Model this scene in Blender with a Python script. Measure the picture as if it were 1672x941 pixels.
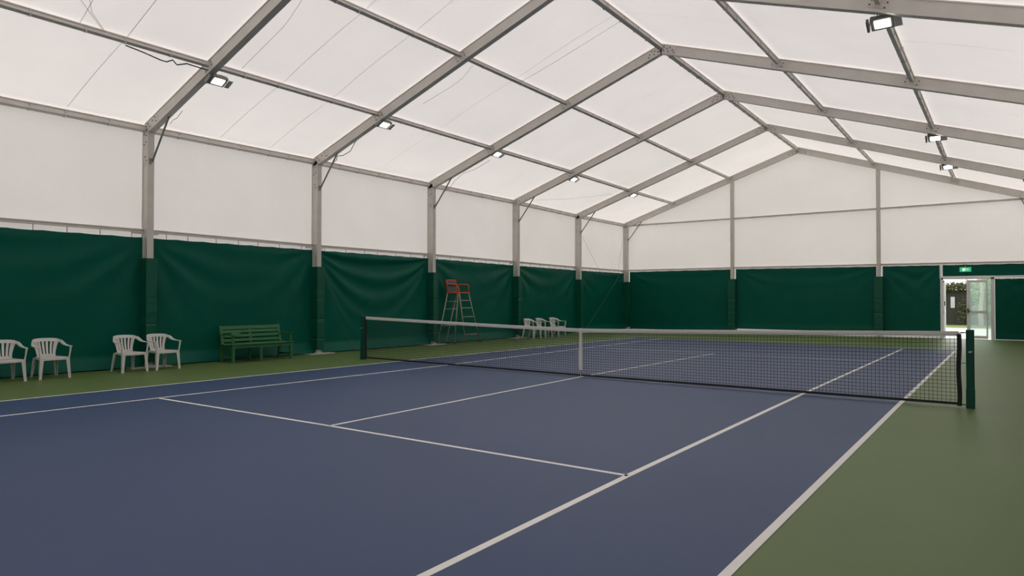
import bpy, math, random
import numpy as np
from mathutils import Vector, Matrix, noise
rnd = random.Random(7)
scn = bpy.context.scene
for o in list(bpy.data.objects): bpy.data.objects.remove(o)

# ------------------------------------------------------------------ camera
CAM = Vector((6.6413, -11.4202, 1.5113)); YAW, PIT, ROL, FPX = -0.6290, 0.0156, 0.0007, 1112.13
F = Vector((math.sin(YAW)*math.cos(PIT), math.cos(YAW)*math.cos(PIT), math.sin(PIT)))
R0 = Vector((math.cos(YAW), -math.sin(YAW), 0)); U0 = R0.cross(F)
R = R0*math.cos(ROL) + U0*math.sin(ROL); U = -R0*math.sin(ROL) + U0*math.cos(ROL)
cd = bpy.data.cameras.new('camera'); cam = bpy.data.objects.new('camera', cd); scn.collection.objects.link(cam)
M3 = Matrix((R, U, -F)).transposed()
cam.matrix_world = Matrix.Translation(CAM) @ M3.to_4x4()
cd.sensor_width = 36; cd.lens = FPX/1672*36; cd.clip_start = 0.05; cd.clip_end = 300
scn.camera = cam

# ------------------------------------------------------------------ world, exposure
scn.view_settings.view_transform = 'Standard'; scn.view_settings.look = 'None'
scn.view_settings.gamma = 1; scn.view_settings.use_curve_mapping = False
scn.view_settings.exposure = 0.0
w = bpy.data.worlds.new('overcast_sky'); scn.world = w; w.use_nodes = True
w.node_tree.nodes['Background'].inputs[0].default_value = (1.0, 0.975, 0.955, 1)
w.node_tree.nodes['Background'].inputs[1].default_value = 3.0

# ------------------------------------------------------------------ materials
def mat(name, col, rough=.6, metal=0, spec=.5, var=0, vscale=3, bump=0, bscale=60, emit=None, es=0):
    m = bpy.data.materials.new(name); m.use_nodes = True; nt = m.node_tree; b = nt.nodes['Principled BSDF']
    b.inputs['Base Color'].default_value = (*col, 1); b.inputs['Roughness'].default_value = rough
    b.inputs['Metallic'].default_value = metal; b.inputs['Specular IOR Level'].default_value = spec
    tc = nt.nodes.new('ShaderNodeTexCoord')
    if var:
        n = nt.nodes.new('ShaderNodeTexNoise'); n.inputs['Scale'].default_value = vscale; n.inputs['Detail'].default_value = 6
        nt.links.new(tc.outputs['Object'], n.inputs['Vector'])
        mx = nt.nodes.new('ShaderNodeMix'); mx.data_type = 'RGBA'
        mx.inputs[6].default_value = (*[c*(1-var) for c in col], 1); mx.inputs[7].default_value = (*[min(1, c*(1+var)) for c in col], 1)
        nt.links.new(n.outputs['Fac'], mx.inputs[0]); nt.links.new(mx.outputs[2], b.inputs['Base Color'])
    if bump:
        n2 = nt.nodes.new('ShaderNodeTexNoise'); n2.inputs['Scale'].default_value = bscale; n2.inputs['Detail'].default_value = 3
        nt.links.new(tc.outputs['Object'], n2.inputs['Vector'])
        bp = nt.nodes.new('ShaderNodeBump'); bp.inputs['Strength'].default_value = bump; bp.inputs['Distance'].default_value = .01
        nt.links.new(n2.outputs['Fac'], bp.inputs['Height']); nt.links.new(bp.outputs['Normal'], b.inputs['Normal'])
    if emit:
        b.inputs['Emission Color'].default_value = (*emit, 1); b.inputs['Emission Strength'].default_value = es
    return m
def membrane(name, col, trans):
    m = bpy.data.materials.new(name); m.use_nodes = True; nt = m.node_tree; nt.nodes.remove(nt.nodes['Principled BSDF'])
    out = nt.nodes['Material Output']
    tc = nt.nodes.new('ShaderNodeTexCoord'); n = nt.nodes.new('ShaderNodeTexNoise'); n.inputs['Scale'].default_value = .7; n.inputs['Detail'].default_value = 5
    nt.links.new(tc.outputs['Object'], n.inputs['Vector'])
    mx = nt.nodes.new('ShaderNodeMix'); mx.data_type = 'RGBA'
    mx.inputs[6].default_value = (*[c*.95 for c in col], 1); mx.inputs[7].default_value = (*[min(.98, c*1.05) for c in col], 1)
    nt.links.new(n.outputs['Fac'], mx.inputs[0])
    bn = nt.nodes.new('ShaderNodeTexNoise'); bn.inputs['Scale'].default_value = 1.6; bn.inputs['Detail'].default_value = 4
    nt.links.new(tc.outputs['Object'], bn.inputs['Vector'])
    bp = nt.nodes.new('ShaderNodeBump'); bp.inputs['Strength'].default_value = .25; bp.inputs['Distance'].default_value = .1
    nt.links.new(bn.outputs['Fac'], bp.inputs['Height'])
    d = nt.nodes.new('ShaderNodeBsdfDiffuse'); t = nt.nodes.new('ShaderNodeBsdfTranslucent'); ms = nt.nodes.new('ShaderNodeMixShader')
    ms.inputs[0].default_value = trans
    for s in (d, t): nt.links.new(mx.outputs[2], s.inputs['Color']); nt.links.new(bp.outputs['Normal'], s.inputs['Normal'])
    nt.links.new(d.outputs[0], ms.inputs[1]); nt.links.new(t.outputs[0], ms.inputs[2]); nt.links.new(ms.outputs[0], out.inputs[0])
    return m
M = {}
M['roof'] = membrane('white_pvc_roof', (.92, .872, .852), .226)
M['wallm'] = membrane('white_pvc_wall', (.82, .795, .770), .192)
M['seam'] = membrane('welded_seam', (.905, .858, .838), .219)
M['gravel'] = mat('pale_gravel', (.34, .325, .31), .9, var=.15, vscale=5)
M['alu'] = mat('anodised_aluminium', (.60, .565, .525), .5, .15, .5, .12, 4, .1, 40)
M['alu_dark'] = mat('galvanised_steel', (.28, .27, .255), .45, .5, .5, .12, 5)
M['bolt'] = mat('bolt_steel', (.05, .05, .045), .5, .6)
M['plate'] = mat('base_plate_steel', (.55, .52, .48), .5, .2, .5, .15, 9)
M['curt'] = mat('dark_green_tarpaulin', (.0008, .090, .060), .40, 0, .13, .12, 1.2, .15, 30)
M['curt_seam'] = mat('green_weld_seam', (.004, .078, .050), .45, 0, .25)
M['pad'] = mat('dark_green_vinyl', (.004, .085, .052), .34, 0, .3, .1, 3, .25, 14)
M['fgreen'] = mat('green_acrylic_surface', (.108, .168, .050), .44, 0, .32, .14, .5, .15, 220)
M['fblue'] = mat('blue_acrylic_surface', (.031, .062, .155), .44, 0, .32, .14, .5, .15, 220)
M['line'] = mat('white_line_paint', (.86, .84, .81), .6, 0, .4, .06, 8)
M['band'] = mat('white_canvas', (.72, .70, .67), .8, 0, .2, .05, 20, .3, 80)
M['net'] = mat('black_net_cord', (.012, .012, .014), .8)
M['npost'] = mat('green_painted_steel', (.002, .065, .045), .4, 0, .5, .1, 10)
M['chair'] = mat('white_plastic', (.66, .64, .62), .4, 0, .5, .03, 6)
M['bench'] = mat('green_painted_wood', (.030, .140, .045), .5, 0, .4, .2, 12, .2, 60)
M['red'] = mat('orange_red_paint', (.80, .075, .020), .4, 0, .5, .15, 12)
M['ladder'] = mat('bare_metal_tube', (.42, .36, .30), .45, .4, .5, .2, 12)
M['mesh_grey'] = mat('grey_blue_seat_mesh', (.07, .11, .12), .8)
M['black'] = mat('black_rubber', (.015, .015, .015), .7)
M['lamp'] = mat('lamp_housing', (.22, .21, .20), .45, .3)
M['lampface'] = mat('lamp_glass', (1, 1, 1), .3, emit=(1, .93, .84), es=14)
M['cable'] = mat('black_cable', (.03, .03, .03), .6)
M['wire'] = mat('steel_cable', (.22, .21, .20), .5, .2)
M['doorw'] = mat('white_powder_coat', (.82, .81, .81), .4)
M['exit'] = mat('exit_sign_green', (.02, .30, .12), .5, emit=(.10, .75, .36), es=.45)
M['exitw'] = mat('exit_sign_white', (.8, .9, .85), .5, emit=(.75, 1, .85), es=.8)
M['paper'] = mat('notice_paper', (.42, .39, .42), .7)
M['pave'] = mat('pale_paving', (.62, .60, .60), .8, var=.08, vscale=2)
M['grass'] = mat('lawn_grass', (.13, .19, .04), .9, var=.35, vscale=6)
M['fence'] = mat('dark_fence_board', (.022, .024, .016), .9, var=.5, vscale=8)
M['leaf'] = mat('ivy_leaf', (.060, .068, .020), .6, var=.5, vscale=3)
M['leaf2'] = mat('light_green_leaf', (.20, .33, .12), .6, var=.4, vscale=3)
M['bark'] = mat('pale_bark', (.36, .27, .22), .9, var=.3, vscale=10)
def glass():
    m = bpy.data.materials.new('hazy_door_glass'); m.use_nodes = True; nt = m.node_tree; nt.nodes.remove(nt.nodes['Principled BSDF'])
    t = nt.nodes.new('ShaderNodeBsdfTransparent'); t.inputs[0].default_value = (.80, .87, .83, 1)
    g = nt.nodes.new('ShaderNodeBsdfGlossy'); g.inputs['Roughness'].default_value = .08
    tr = nt.nodes.new('ShaderNodeBsdfTranslucent'); tr.inputs[0].default_value = (.58, .68, .64, 1)
    a = nt.nodes.new('ShaderNodeMixShader'); a.inputs[0].default_value = .18
    b = nt.nodes.new('ShaderNodeMixShader'); b.inputs[0].default_value = .10
    nt.links.new(t.outputs[0], a.inputs[1]); nt.links.new(tr.outputs[0], a.inputs[2])
    nt.links.new(a.outputs[0], b.inputs[1]); nt.links.new(g.outputs[0], b.inputs[2]); nt.links.new(b.outputs[0], nt.nodes['Material Output'].inputs[0])
    return m
M['glass'] = glass()

# ------------------------------------------------------------------ helpers
class MB:
    def __init__(s): s.v = []; s.f = []; s.mi = []; s.cur = 0
    def add(s, vs, fs):
        n = len(s.v); s.v += [tuple(v) for v in vs]; s.f += [tuple(n+i for i in f) for f in fs]; s.mi += [s.cur]*len(fs)
    def box(s, a, b):
        x0, y0, z0 = a; x1, y1, z1 = b
        s.add([(x0,y0,z0),(x1,y0,z0),(x1,y1,z0),(x0,y1,z0),(x0,y0,z1),(x1,y0,z1),(x1,y1,z1),(x0,y1,z1)],
              [(3,2,1,0),(4,5,6,7),(0,1,5,4),(1,2,6,5),(2,3,7,6),(3,0,4,7)])
    def loft(s, rings, cap=True, closed=False):
        n = len(rings[0]); vs = [v for r in rings for v in r]; fs = []
        m = len(rings)
        for i in range(m if closed else m-1):
            j = (i+1) % m
            for k in range(n): fs.append((i*n+k, i*n+(k+1) % n, j*n+(k+1) % n, j*n+k))
        if cap and not closed: fs.append(tuple(range(n))[::-1]); fs.append(tuple((m-1)*n+k for k in range(n)))
        s.add(vs, fs)
    def bar(s, p, q, prof, up=(0,0,1)):                 # prof: (side, up) points, extruded from p to q
        p = Vector(p); q = Vector(q); d = (q-p).normalized(); up = Vector(up); sd = d.cross(up).normalized(); u = sd.cross(d)
        s.loft([[c + sd*a + u*b for a, b in prof] for c in (p, q)])
    def rbar(s, p, q, w_, h_, up=(0,0,1)):
        s.bar(p, q, [(-w_/2,-h_/2),(w_/2,-h_/2),(w_/2,h_/2),(-w_/2,h_/2)], up)
    def tube(s, pts, r, n=8, closed=False):
        pts = [Vector(p) for p in pts]; rings = []; prev = None
        for i, p in enumerate(pts):
            a = pts[i-1] if i > 0 else p; b = pts[i+1] if i < len(pts)-1 else p
            d = (b-a).normalized()
            if prev is None: u = d.orthogonal().normalized()
            else: u = (prev - d*prev.dot(d)); u = u.normalized() if u.length > 1e-5 else d.orthogonal().normalized()
            prev = u; v = d.cross(u); rr = r[i] if isinstance(r, (list, tuple)) else r
            rings.append([p + (u*math.cos(t) + v*math.sin(t))*rr for t in [2*math.pi*k/n for k in range(n)]])
        s.loft(rings)
    def strip(s, st):                                   # stations (centre, half-vector a, half-vector b): lofted rectangle
        s.loft([[Vector(c)-Vector(a)-Vector(b), Vector(c)+Vector(a)-Vector(b), Vector(c)+Vector(a)+Vector(b), Vector(c)-Vector(a)+Vector(b)] for c, a, b in st])
    def grid(s, fn, nu, nv):
        vs = [fn(i/nu, j/nv) for j in range(nv+1) for i in range(nu+1)]
        fs = [(j*(nu+1)+i, j*(nu+1)+i+1, (j+1)*(nu+1)+i+1, (j+1)*(nu+1)+i) for j in range(nv) for i in range(nu)]
        s.add(vs, fs)
    def build(s, name, ms, parent=None, loc=None, smooth=False, bevel=0, kind=None):
        me = bpy.data.meshes.new(name); vs = s.v
        if loc is not None: vs = [(v[0]-loc[0], v[1]-loc[1], v[2]-loc[2]) for v in vs]
        me.from_pydata(vs, [], s.f)
        for m in (ms if isinstance(ms, (list, tuple)) else [ms]): me.materials.append(m)
        me.polygons.foreach_set('material_index', s.mi)
        if smooth: me.polygons.foreach_set('use_smooth', [True]*len(me.polygons))
        me.update(); o = bpy.data.objects.new(name, me); scn.collection.objects.link(o)
        if loc is not None and parent is None: o.location = loc
        if parent is not None: o.parent = parent
        if bevel:
            b = o.modifiers.new('bevel', 'BEVEL'); b.width = bevel; b.segments = 2; b.limit_method = 'ANGLE'
        if kind: o['kind'] = kind
        return o
def tag(o, label, cat, group=None):
    o['label'] = label; o['category'] = cat
    if group: o['group'] = group
    return o
def empty(name, loc, label, cat, group=None, rz=0):
    o = bpy.data.objects.new(name, None); scn.collection.objects.link(o); o.location = loc; o.rotation_euler = (0, 0, rz)
    return tag(o, label, cat, group)
def dup(root, loc, rz, label):
    def cp(o, par):
        c = o.copy(); scn.collection.objects.link(c)
        if par: c.parent = par
        for ch in kids.get(o.name, []): cp(ch, c)
        return c
    kids = {}
    for o in list(bpy.data.objects):
        if o.parent: kids.setdefault(o.parent.name, []).append(o)
    r = cp(root, None); r.location = loc; r.rotation_euler = (0, 0, rz); r['label'] = label
    return r

# ------------------------------------------------------------------ hall dimensions
YF = [-8.60, -4.03, 0.50, 5.11, 9.88, 14.58, 19.22]             # frame planes; index 0 lies behind the picture's left edge
HE = [5.24, 5.24, 5.25, 5.24, 5.22, 5.15, 5.14]
HR = [8.06, 8.06, 8.05, 8.00, 7.965, 7.90, 7.87]
XL, XR, XC = -8.66, 7.51, -0.57
PX = [-6.16, -3.46, 2.34, 5.06]
YB = -13.2
MOFF = .165
def lerp(a, b, t): return a+(b-a)*t
def at_y(arr, y):
    ys = YF
    if y <= ys[0]: return arr[0]
    for i in range(len(ys)-1):
        if y <= ys[i+1]: return lerp(arr[i], arr[i+1], (y-ys[i])/(ys[i+1]-ys[i]))
    return arr[-1]
def zc(x, y):                                                    # rafter centre line height
    he, hr = at_y(HE, y), at_y(HR, y)
    return hr - (hr-he)*((XC-x)/(XC-XL) if x < XC else (x-XC)/(XR-XC))
MX0, MX1, MY1 = XL-.17, XR+.17, YF[-1]+.17                       # membrane planes

# floor and paint
mb = MB(); mb.grid(lambda u, v: (lerp(MX0-.05, MX1+.05, u), lerp(YB, MY1+.05, v), 0), 8, 16)
floor = mb.build('floor', M['fgreen'], kind='structure')
court = empty('tennis_court', (0, 0, 0), 'blue acrylic tennis court surface with white painted lines on green floor', 'tennis court')
dLn, dLf = (-5.09, -7.66), (-5.27, 12.78)
# ------------------------------------------------------------------ ground points from image measurements
def G(u, v, z=0):
    d = F + R*((u-836)/FPX) - U*((v-470.5)/FPX); t = (z-CAM.z)/d.z
    p = CAM + d*t; return Vector((p.x, p.y, z))
def PYp(u, v, y):
    d = F + R*((u-836)/FPX) - U*((v-470.5)/FPX); return CAM + d*((y-CAM.y)/d.y)
def PXp(u, v, x):
    d = F + R*((u-836)/FPX) - U*((v-470.5)/FPX); return CAM + d*((x-CAM.x)/d.x)
def ext(a, b, y):                                                # extend line a->b to the given y
    t = (y-a.y)/(b.y-a.y); return a + (b-a)*t
dl0, dl1 = G(0, 656), G(1040, 551.5); dr0, dr1 = G(1183, 941), G(1560, 573)
YBN = -12.2
c_nl, c_nr = ext(dl0, dl1, YBN), ext(dr0, dr1, YBN)
mb = MB(); mb.add([(c_nl.x, c_nl.y, .002), (c_nr.x, c_nr.y, .002), (dr1.x+.02, dr1.y, .002), (dl1.x, dl1.y, .002)], [(0, 1, 2, 3)])
mb.build('court_surface', M['fblue'], court)
def line(pts, w_, z=.0035):
    pts = [Vector((p.x, p.y, 0)) for p in pts]; mb = MB(); L = []; Rr = []
    for i, p in enumerate(pts):
        d = ((pts[i+1] if i < len(pts)-1 else p) - (pts[i-1] if i > 0 else p)).normalized(); n = Vector((-d.y, d.x, 0))*w_/2
        L.append(p+n); Rr.append(p-n)
    n = len(pts); mb.add([(q.x, q.y, z) for q in L+Rr], [(i, n+i, n+i+1, i+1) for i in range(n-1)])
    return mb.build('court_line', M['line'], court)
line([c_nl, dl0, G(640, 591.5), dl1], .055)
sl0 = G(0, 681); sl1 = G(1083, 553); line([ext(sl0, G(710, 599), YBN), G(258, 650.5), G(710, 599), sl1], .055)
sr = [G(692, 941), G(1025, 777.5), G(1312, 643), G(1474, 570)]; line([ext(sr[0], sr[1], YBN)]+sr, .06)
line([ext(dr0, G(1474, 655), YBN), dr0, G(1474, 655), dr1], .06)
line([G(258, 650.5), G(538, 696), G(1025, 777.5)], .052)
line([G(538, 696), G(955, 614.5)], .05)
line([G(955, 614.5), G(1168, 577.5)], .05)
line([G(990, 569.5), G(1168, 577.5), G(1420, 590)], .035)

# membrane walls and roof
mb = MB()
for (xa, xb) in ((MX0, XC), (XC, MX1)):
    for i in range(len(YF)):
        ya = YB if i == 0 else YF[i-1]; yb = YF[i] if i < len(YF)-1 else MY1
        if i == 0: ya, yb = YB, YF[0]
        def fn(u, v, xa=xa, xb=xb, ya=ya, yb=yb):
            x = lerp(xa, xb, u); y = lerp(ya, yb, v); xs = [xa, PX[0], PX[1], xb] if xb == XC else [xa, PX[2], PX[3], xb]
            k = 0
            while k < 2 and x > xs[k+1]: k += 1
            t = (x-xs[k])/(xs[k+1]-xs[k])
            return (x, y, zc(x, y)+MOFF - .02*math.sin(math.pi*v) + .035*math.sin(math.pi*t)*math.sin(math.pi*v))
        mb.grid(fn, 24, 10)
mb.build('ceiling', M['roof'], smooth=True, kind='structure')
def zw(x, y): return zc(x, y)+MOFF
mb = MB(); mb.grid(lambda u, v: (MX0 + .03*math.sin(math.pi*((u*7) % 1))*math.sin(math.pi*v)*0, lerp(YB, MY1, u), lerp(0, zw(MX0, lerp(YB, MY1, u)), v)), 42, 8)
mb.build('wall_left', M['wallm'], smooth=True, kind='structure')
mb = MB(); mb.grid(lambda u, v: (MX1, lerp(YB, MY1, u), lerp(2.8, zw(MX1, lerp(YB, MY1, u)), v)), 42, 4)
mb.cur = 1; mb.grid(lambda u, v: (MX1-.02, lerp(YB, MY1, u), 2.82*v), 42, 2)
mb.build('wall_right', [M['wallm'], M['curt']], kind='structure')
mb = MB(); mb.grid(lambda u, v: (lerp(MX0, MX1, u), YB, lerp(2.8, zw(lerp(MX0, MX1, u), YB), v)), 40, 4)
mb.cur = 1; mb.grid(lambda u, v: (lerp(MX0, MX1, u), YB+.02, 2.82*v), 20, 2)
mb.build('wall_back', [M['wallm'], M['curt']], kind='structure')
mb = MB(); mb.box((MX0+.012, YB, 0), (MX0+.05, MY1-.02, .14)); mb.build('gap_shade_strip_left', M['bolt'], kind='structure')  # added dark strip, stands in for shade in the gap under the left curtains
# gable wall with the door opening
DX0, DX1, DZ = 4.66, 6.22, 2.33
mb = MB()
def gab(xa, xb, z0, n=16): mb.grid(lambda u, v: (lerp(xa, xb, u), MY1, lerp(z0, zw(lerp(xa, xb, u), MY1), v)), n, 8)
gab(MX0, XC, 0); gab(XC, DX0, 0); gab(DX0, DX1, DZ, 4); gab(DX1, MX1, 0, 4)
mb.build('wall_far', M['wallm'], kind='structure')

# ------------------------------------------------------------------ portal frames
def prof(w_, h_):                                                # box section with keder lips top and bottom
    a, b, l, t = w_/2, h_/2, .012, .022
    return [(-a-l,-b),(a+l,-b),(a+l,-b+t),(a,-b+t),(a,b-t),(a+l,b-t),(a+l,b),(-a-l,b),(-a-l,b-t),(-a,b-t),(-a,-b+t),(-a-l,-b+t)]
PW, PD = .115, .25
def bolts(mb, c, ax, ay, n, rows, r=.013):                       # bolt heads on a face: c centre, ax/ay in-plane, n normal
    mb.cur = 1
    for (s, t) in rows:
        p = Vector(c)+Vector(ax)*s+Vector(ay)*t; mb.tube([p, p+Vector(n)*.014], r, 6)
    mb.cur = 0
def make_frame(i, name, label, group, gable=False):
    y = YF[i]; he, hr = HE[i], HR[i]; structure = label is None
    if structure:
        t = bpy.data.objects.new(name, None); scn.collection.objects.link(t); t['kind'] = 'structure'; t.location = (XC, y, 0)
    else: t = empty(name, (XC, y, 0), label, 'tent frame', group)
    L = (XC, y, 0)
    for sx, xe in ((-1, XL), (1, XR)):
        top = zc(xe, y)
        mb = MB(); mb.bar((xe, y, .02), (xe, y, top+.08), prof(PW, PD), (1, 0, 0)); mb.build('post', M['alu'], t, L)
        sl = (hr-he)/(XC-XL) if sx < 0 else (hr-he)/(XR-XC)
        e = Vector((xe, y, he)); rr = Vector((XC, y, hr)); up = Vector((-(rr-e).z*(1 if sx < 0 else -1), 0, abs((rr-e).x))).normalized()
        mb = MB(); mb.bar(e, rr, prof(PW, PD), (0, 0, 1)); mb.build('rafter', M['alu'], t, L)
        d = (rr-e).normalized(); n = Vector((0, -1, 0)); upv = Vector((0, 0, 1)) - d*d.z; upv.normalize()
        # joint plates on the face towards the near end
        mb = MB(); f = Vector((0, -PW/2-.004, 0))
        mb.rbar(e+f-d*.08, e+f+d*.55, .008, .19, upv)
        bolts(mb, e+f+Vector((0,-.004,0)), d, upv, n, [(.05,.04),(.05,-.05),(.14,.05),(.2,-.04),(.34,.03),(.48,-.05),(.46,.05)])
        mb.build('joint_plate', [M['alu'], M['bolt']], t, L)
        mb = MB(); mb.rbar(rr+f-d*.42, rr+f-d*.0, .009, .19, upv)
        bolts(mb, rr+f+Vector((0,-.004,0)), d, upv, n, [(-.08,.05),(-.10,-.04),(-.17,.02),(-.22,-.05),(-.25,.05),(-.33,.0),(-.38,-.05)], .016)
        mb.build('ridge_plate', [M['alu'], M['bolt']], t, L)
        mb = MB(); mb.rbar((xe, y+f.y, he-.75), (xe, y+f.y, he+.02), .008, .19, (1, 0, 0))
        bolts(mb, (xe, y+f.y-.004, he), (1,0,0), (0,0,1), n, [(-.05,-.12),(.05,-.15),(.04,-.3),(-.04,-.35),(0,-.62),(.05,-.7)])
        mb.build('post_plate', [M['alu'], M['bolt']], t, L)
        # knee brace tube
        kx = 1 if sx < 0 else -1
        kl = .84 if sx < 0 else .45
        p = Vector((xe+kx*.14, y+.02, he-.72)); q = Vector((xe+kx*kl, y+.02, zc(xe+kx*kl, y)-.13))
        if not gable or True:
            mb = MB(); mb.tube([p, q], .022, 8); mb.rbar(p-Vector((0,.03,.06)), p+Vector((0,-.03,.06)), .05, .02, (1,0,0)); mb.build('knee_brace', M['alu_dark'], t, L)
        mb = MB(); mb.box((xe-.24, y-.42, .003), (xe+.30, y+.42, .022)); mb.box((xe-.17, y-.10, .02), (xe+.17, y+.10, .055)); mb.build('base_plate', M['plate'], t, L, bevel=.003)
        for px_ in (PX[:2] if sx < 0 else PX[2:]):               # bolted bracket at each purlin
            mb = MB(); c = Vector((px_, y-PW/2, zc(px_, y)))
            mb.rbar(c-d*.15+Vector((0,-.003,0)), c+d*.15+Vector((0,-.003,0)), .006, .13, upv)
            bolts(mb, c+Vector((0,-.003,0)), d, upv, n, [(-.12,.03),(-.10,-.05),(.12,.05),(.13,-.02)])
            mb.build('purlin_bracket', [M['alu'], M['bolt']], t, L)
    return t
make_frame(0, 'trim_1', None, None)
where = ['', 'behind the second pair of white chairs', 'right of the green bench', 'left of the umpire chair', 'just left of the three far chairs', 'just right of the three far chairs']
for i in range(1, 6):
    make_frame(i, 'portal_frame', 'grey aluminium tent frame, its left post standing '+where[i], 'portal frames across the hall')
make_frame(6, 'portal_frame', 'grey aluminium end frame, farthest one, set against the white gable wall', 'portal frames across the hall', True)

# ------------------------------------------------------------------ purlins and rails, one piece per bay
bays = ['nearest bay at the left edge', 'bay above the bench', 'bay between bench and umpire chair',
        'bay above the umpire chair', 'bay above the three far chairs', 'last bay before the gable']
def purlin(x, i, nm, what, cat='purlin', w_=.055, h_=.10, dz=.05, m='alu'):
    ya, yb = YF[i]+PW/2+.004, YF[i+1]-PW/2-.004
    a = Vector((x, ya, zc(x, YF[i])+dz)); b = Vector((x, yb, zc(x, YF[i+1])+dz))
    s = 0 if abs(x-XC) < .01 else ((HR[i]-HE[i])/(XC-XL) * (1 if x < XC else -1))
    mb = MB(); mb.bar(a, b, prof(w_, h_), Vector((-s, 0, 1)).normalized())
    nb = int((yb-ya)/.75)
    for k in range(1, nb+1):                                     # small clamp ears along the rail
        yy = ya+(yb-ya)*k/(nb+1)+rnd.uniform(-.1, .1); zz = lerp(a.z, b.z, (yy-ya)/(yb-ya)); mb.box((x-w_*.75, yy-.012, zz-h_*.62), (x+w_*.75, yy+.012, zz+h_*.45))
    o = mb.build(nm, M[m], loc=(x, (ya+yb)/2, (a.z+b.z)/2)); tag(o, what+(' ' if what[-1] == ',' else ', ')+bays[i], cat, nm.replace('_', ' ')+'s along the hall'); return o
for i in range(6):
    purlin(XL-.06, i, 'eave_purlin', 'grey eave rail on top of left wall', w_=.07, h_=.13, dz=.035)
    purlin(PX[0], i, 'roof_purlin', 'grey lower purlin on the left roof slope,')
    if i >= 1: purlin(PX[1], i, 'roof_purlin', 'grey upper purlin on the left roof slope,')
    if i >= 2:
        purlin(XC, i, 'ridge_purlin', 'grey ridge beam under the roof peak,', w_=.10, h_=.11, dz=.03)
    if i >= 2: purlin(PX[2], i, 'roof_purlin', 'grey upper purlin on the right roof slope,')
    if i >= 1: purlin(PX[3], i, 'roof_purlin', 'grey lower purlin on the right roof slope,')
mb = MB()
for i in range(6):                                               # unseen right eave rail and near rails belong to the setting
    mb.rbar((XR+.06, YF[i], zc(XR, YF[i])+.03), (XR+.06, YF[i+1], zc(XR, YF[i+1])+.03), .07, .13)
mb.build('trim_2', M['alu'], kind='structure')
def wall_rail(i):
    za = [3.0, 3.0, 2.955, 2.955, 2.92, 2.89, 2.885]
    a = Vector((XL-.085, YF[i]+PW/2+.004, za[i])); b = Vector((XL-.085, YF[i+1]-PW/2-.004, za[i+1]))
    mb = MB(); mb.bar(a, b, prof(.045, .075)); mb.box((a.x-.02, b.y-.22, b.z-.075), (a.x+.05, b.y, b.z-.045)); mb.box((a.x-.02, a.y, a.z-.075), (a.x+.05, a.y+.2, a.z-.045))
    o = mb.build('wall_rail', M['alu'], loc=((a+b)/2)); tag(o, 'thin grey rail above the left wall curtain, '+bays[i], 'rail', 'wall rails')
for i in range(6): wall_rail(i)

# roof seams (welded strips) as parts of nothing else: one per bay and slope, belonging to the ceiling
ceil = bpy.data.objects['ceiling']
SEAMS = [(0, PXp(110, 187, XL).y), (1, PXp(440, 247, XL).y), (1, PXp(358, 231, XL).y), (2, PXp(616, 284, XL).y)]+[(i, (YF[i]+YF[i+1])/2) for i in (3, 4, 5)]
for i, ym in SEAMS:
    for xa, xb in ((XL, XC), (XC, XR)):
        mb = MB(); N = 24
        for s in (0,):
            xs = [PX[0], PX[1]] if xb == XC else [PX[2], PX[3]]
            def fn(u, v):
                x = lerp(xa, xb, u); y = ym + lerp(-.007, .007, v) + .02*math.sin(u*5+i)
                lim = [xa]+xs+[xb]; k = 0
                while k < 2 and x > lim[k+1]: k += 1
                t = (x-lim[k])/(lim[k+1]-lim[k]); return (x, y, zc(x, y)+MOFF-.02+.035*math.sin(math.pi*t)-.004)
            mb.grid(fn, N, 1)
        mb.build('welded_seam', M['seam'], ceil)

# ------------------------------------------------------------------ curtains and post pads on the left wall
bayl = ['nearest green backdrop curtain, behind the white chairs at the left edge', 'green backdrop curtain behind the bench',
        'green backdrop curtain with deep sagging top folds, left of the umpire chair', 'green backdrop curtain behind the umpire chair',
        'green backdrop curtain behind the three far white chairs', 'short green backdrop curtain in the left far corner']
def fold(u, v, W, H, seed, swag, diag):
    """u 0..1 along, v metres down from the top"""
    a = 4*u*(1-u)+.06; q = v/a
    d = swag*math.sin(2*math.pi*q/.62+.6)*math.exp(-q/.9)*min(1, a*2)
    for cx_, sgn in ((0, 1), (1, -1)):                            # folds fanning out from the top corners
        dx = abs(u-cx_)*W+.05; ang = math.atan2(v, dx); rr_ = math.hypot(dx, v)
        d += diag*math.sin(ang*13+seed*1.7+cx_*2)*math.exp(-((rr_-.8)/1.0)**2)*min(1, rr_)
    d += .010*noise.noise(Vector((u*W*.9, v*.8, seed*3.1))) + .004*noise.noise(Vector((u*W*4, v*2, seed)))
    ed = min(1, v/.12)*min(1, u*W/.12)*min(1, (1-u)*W/.12)
    return d*ed
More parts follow.
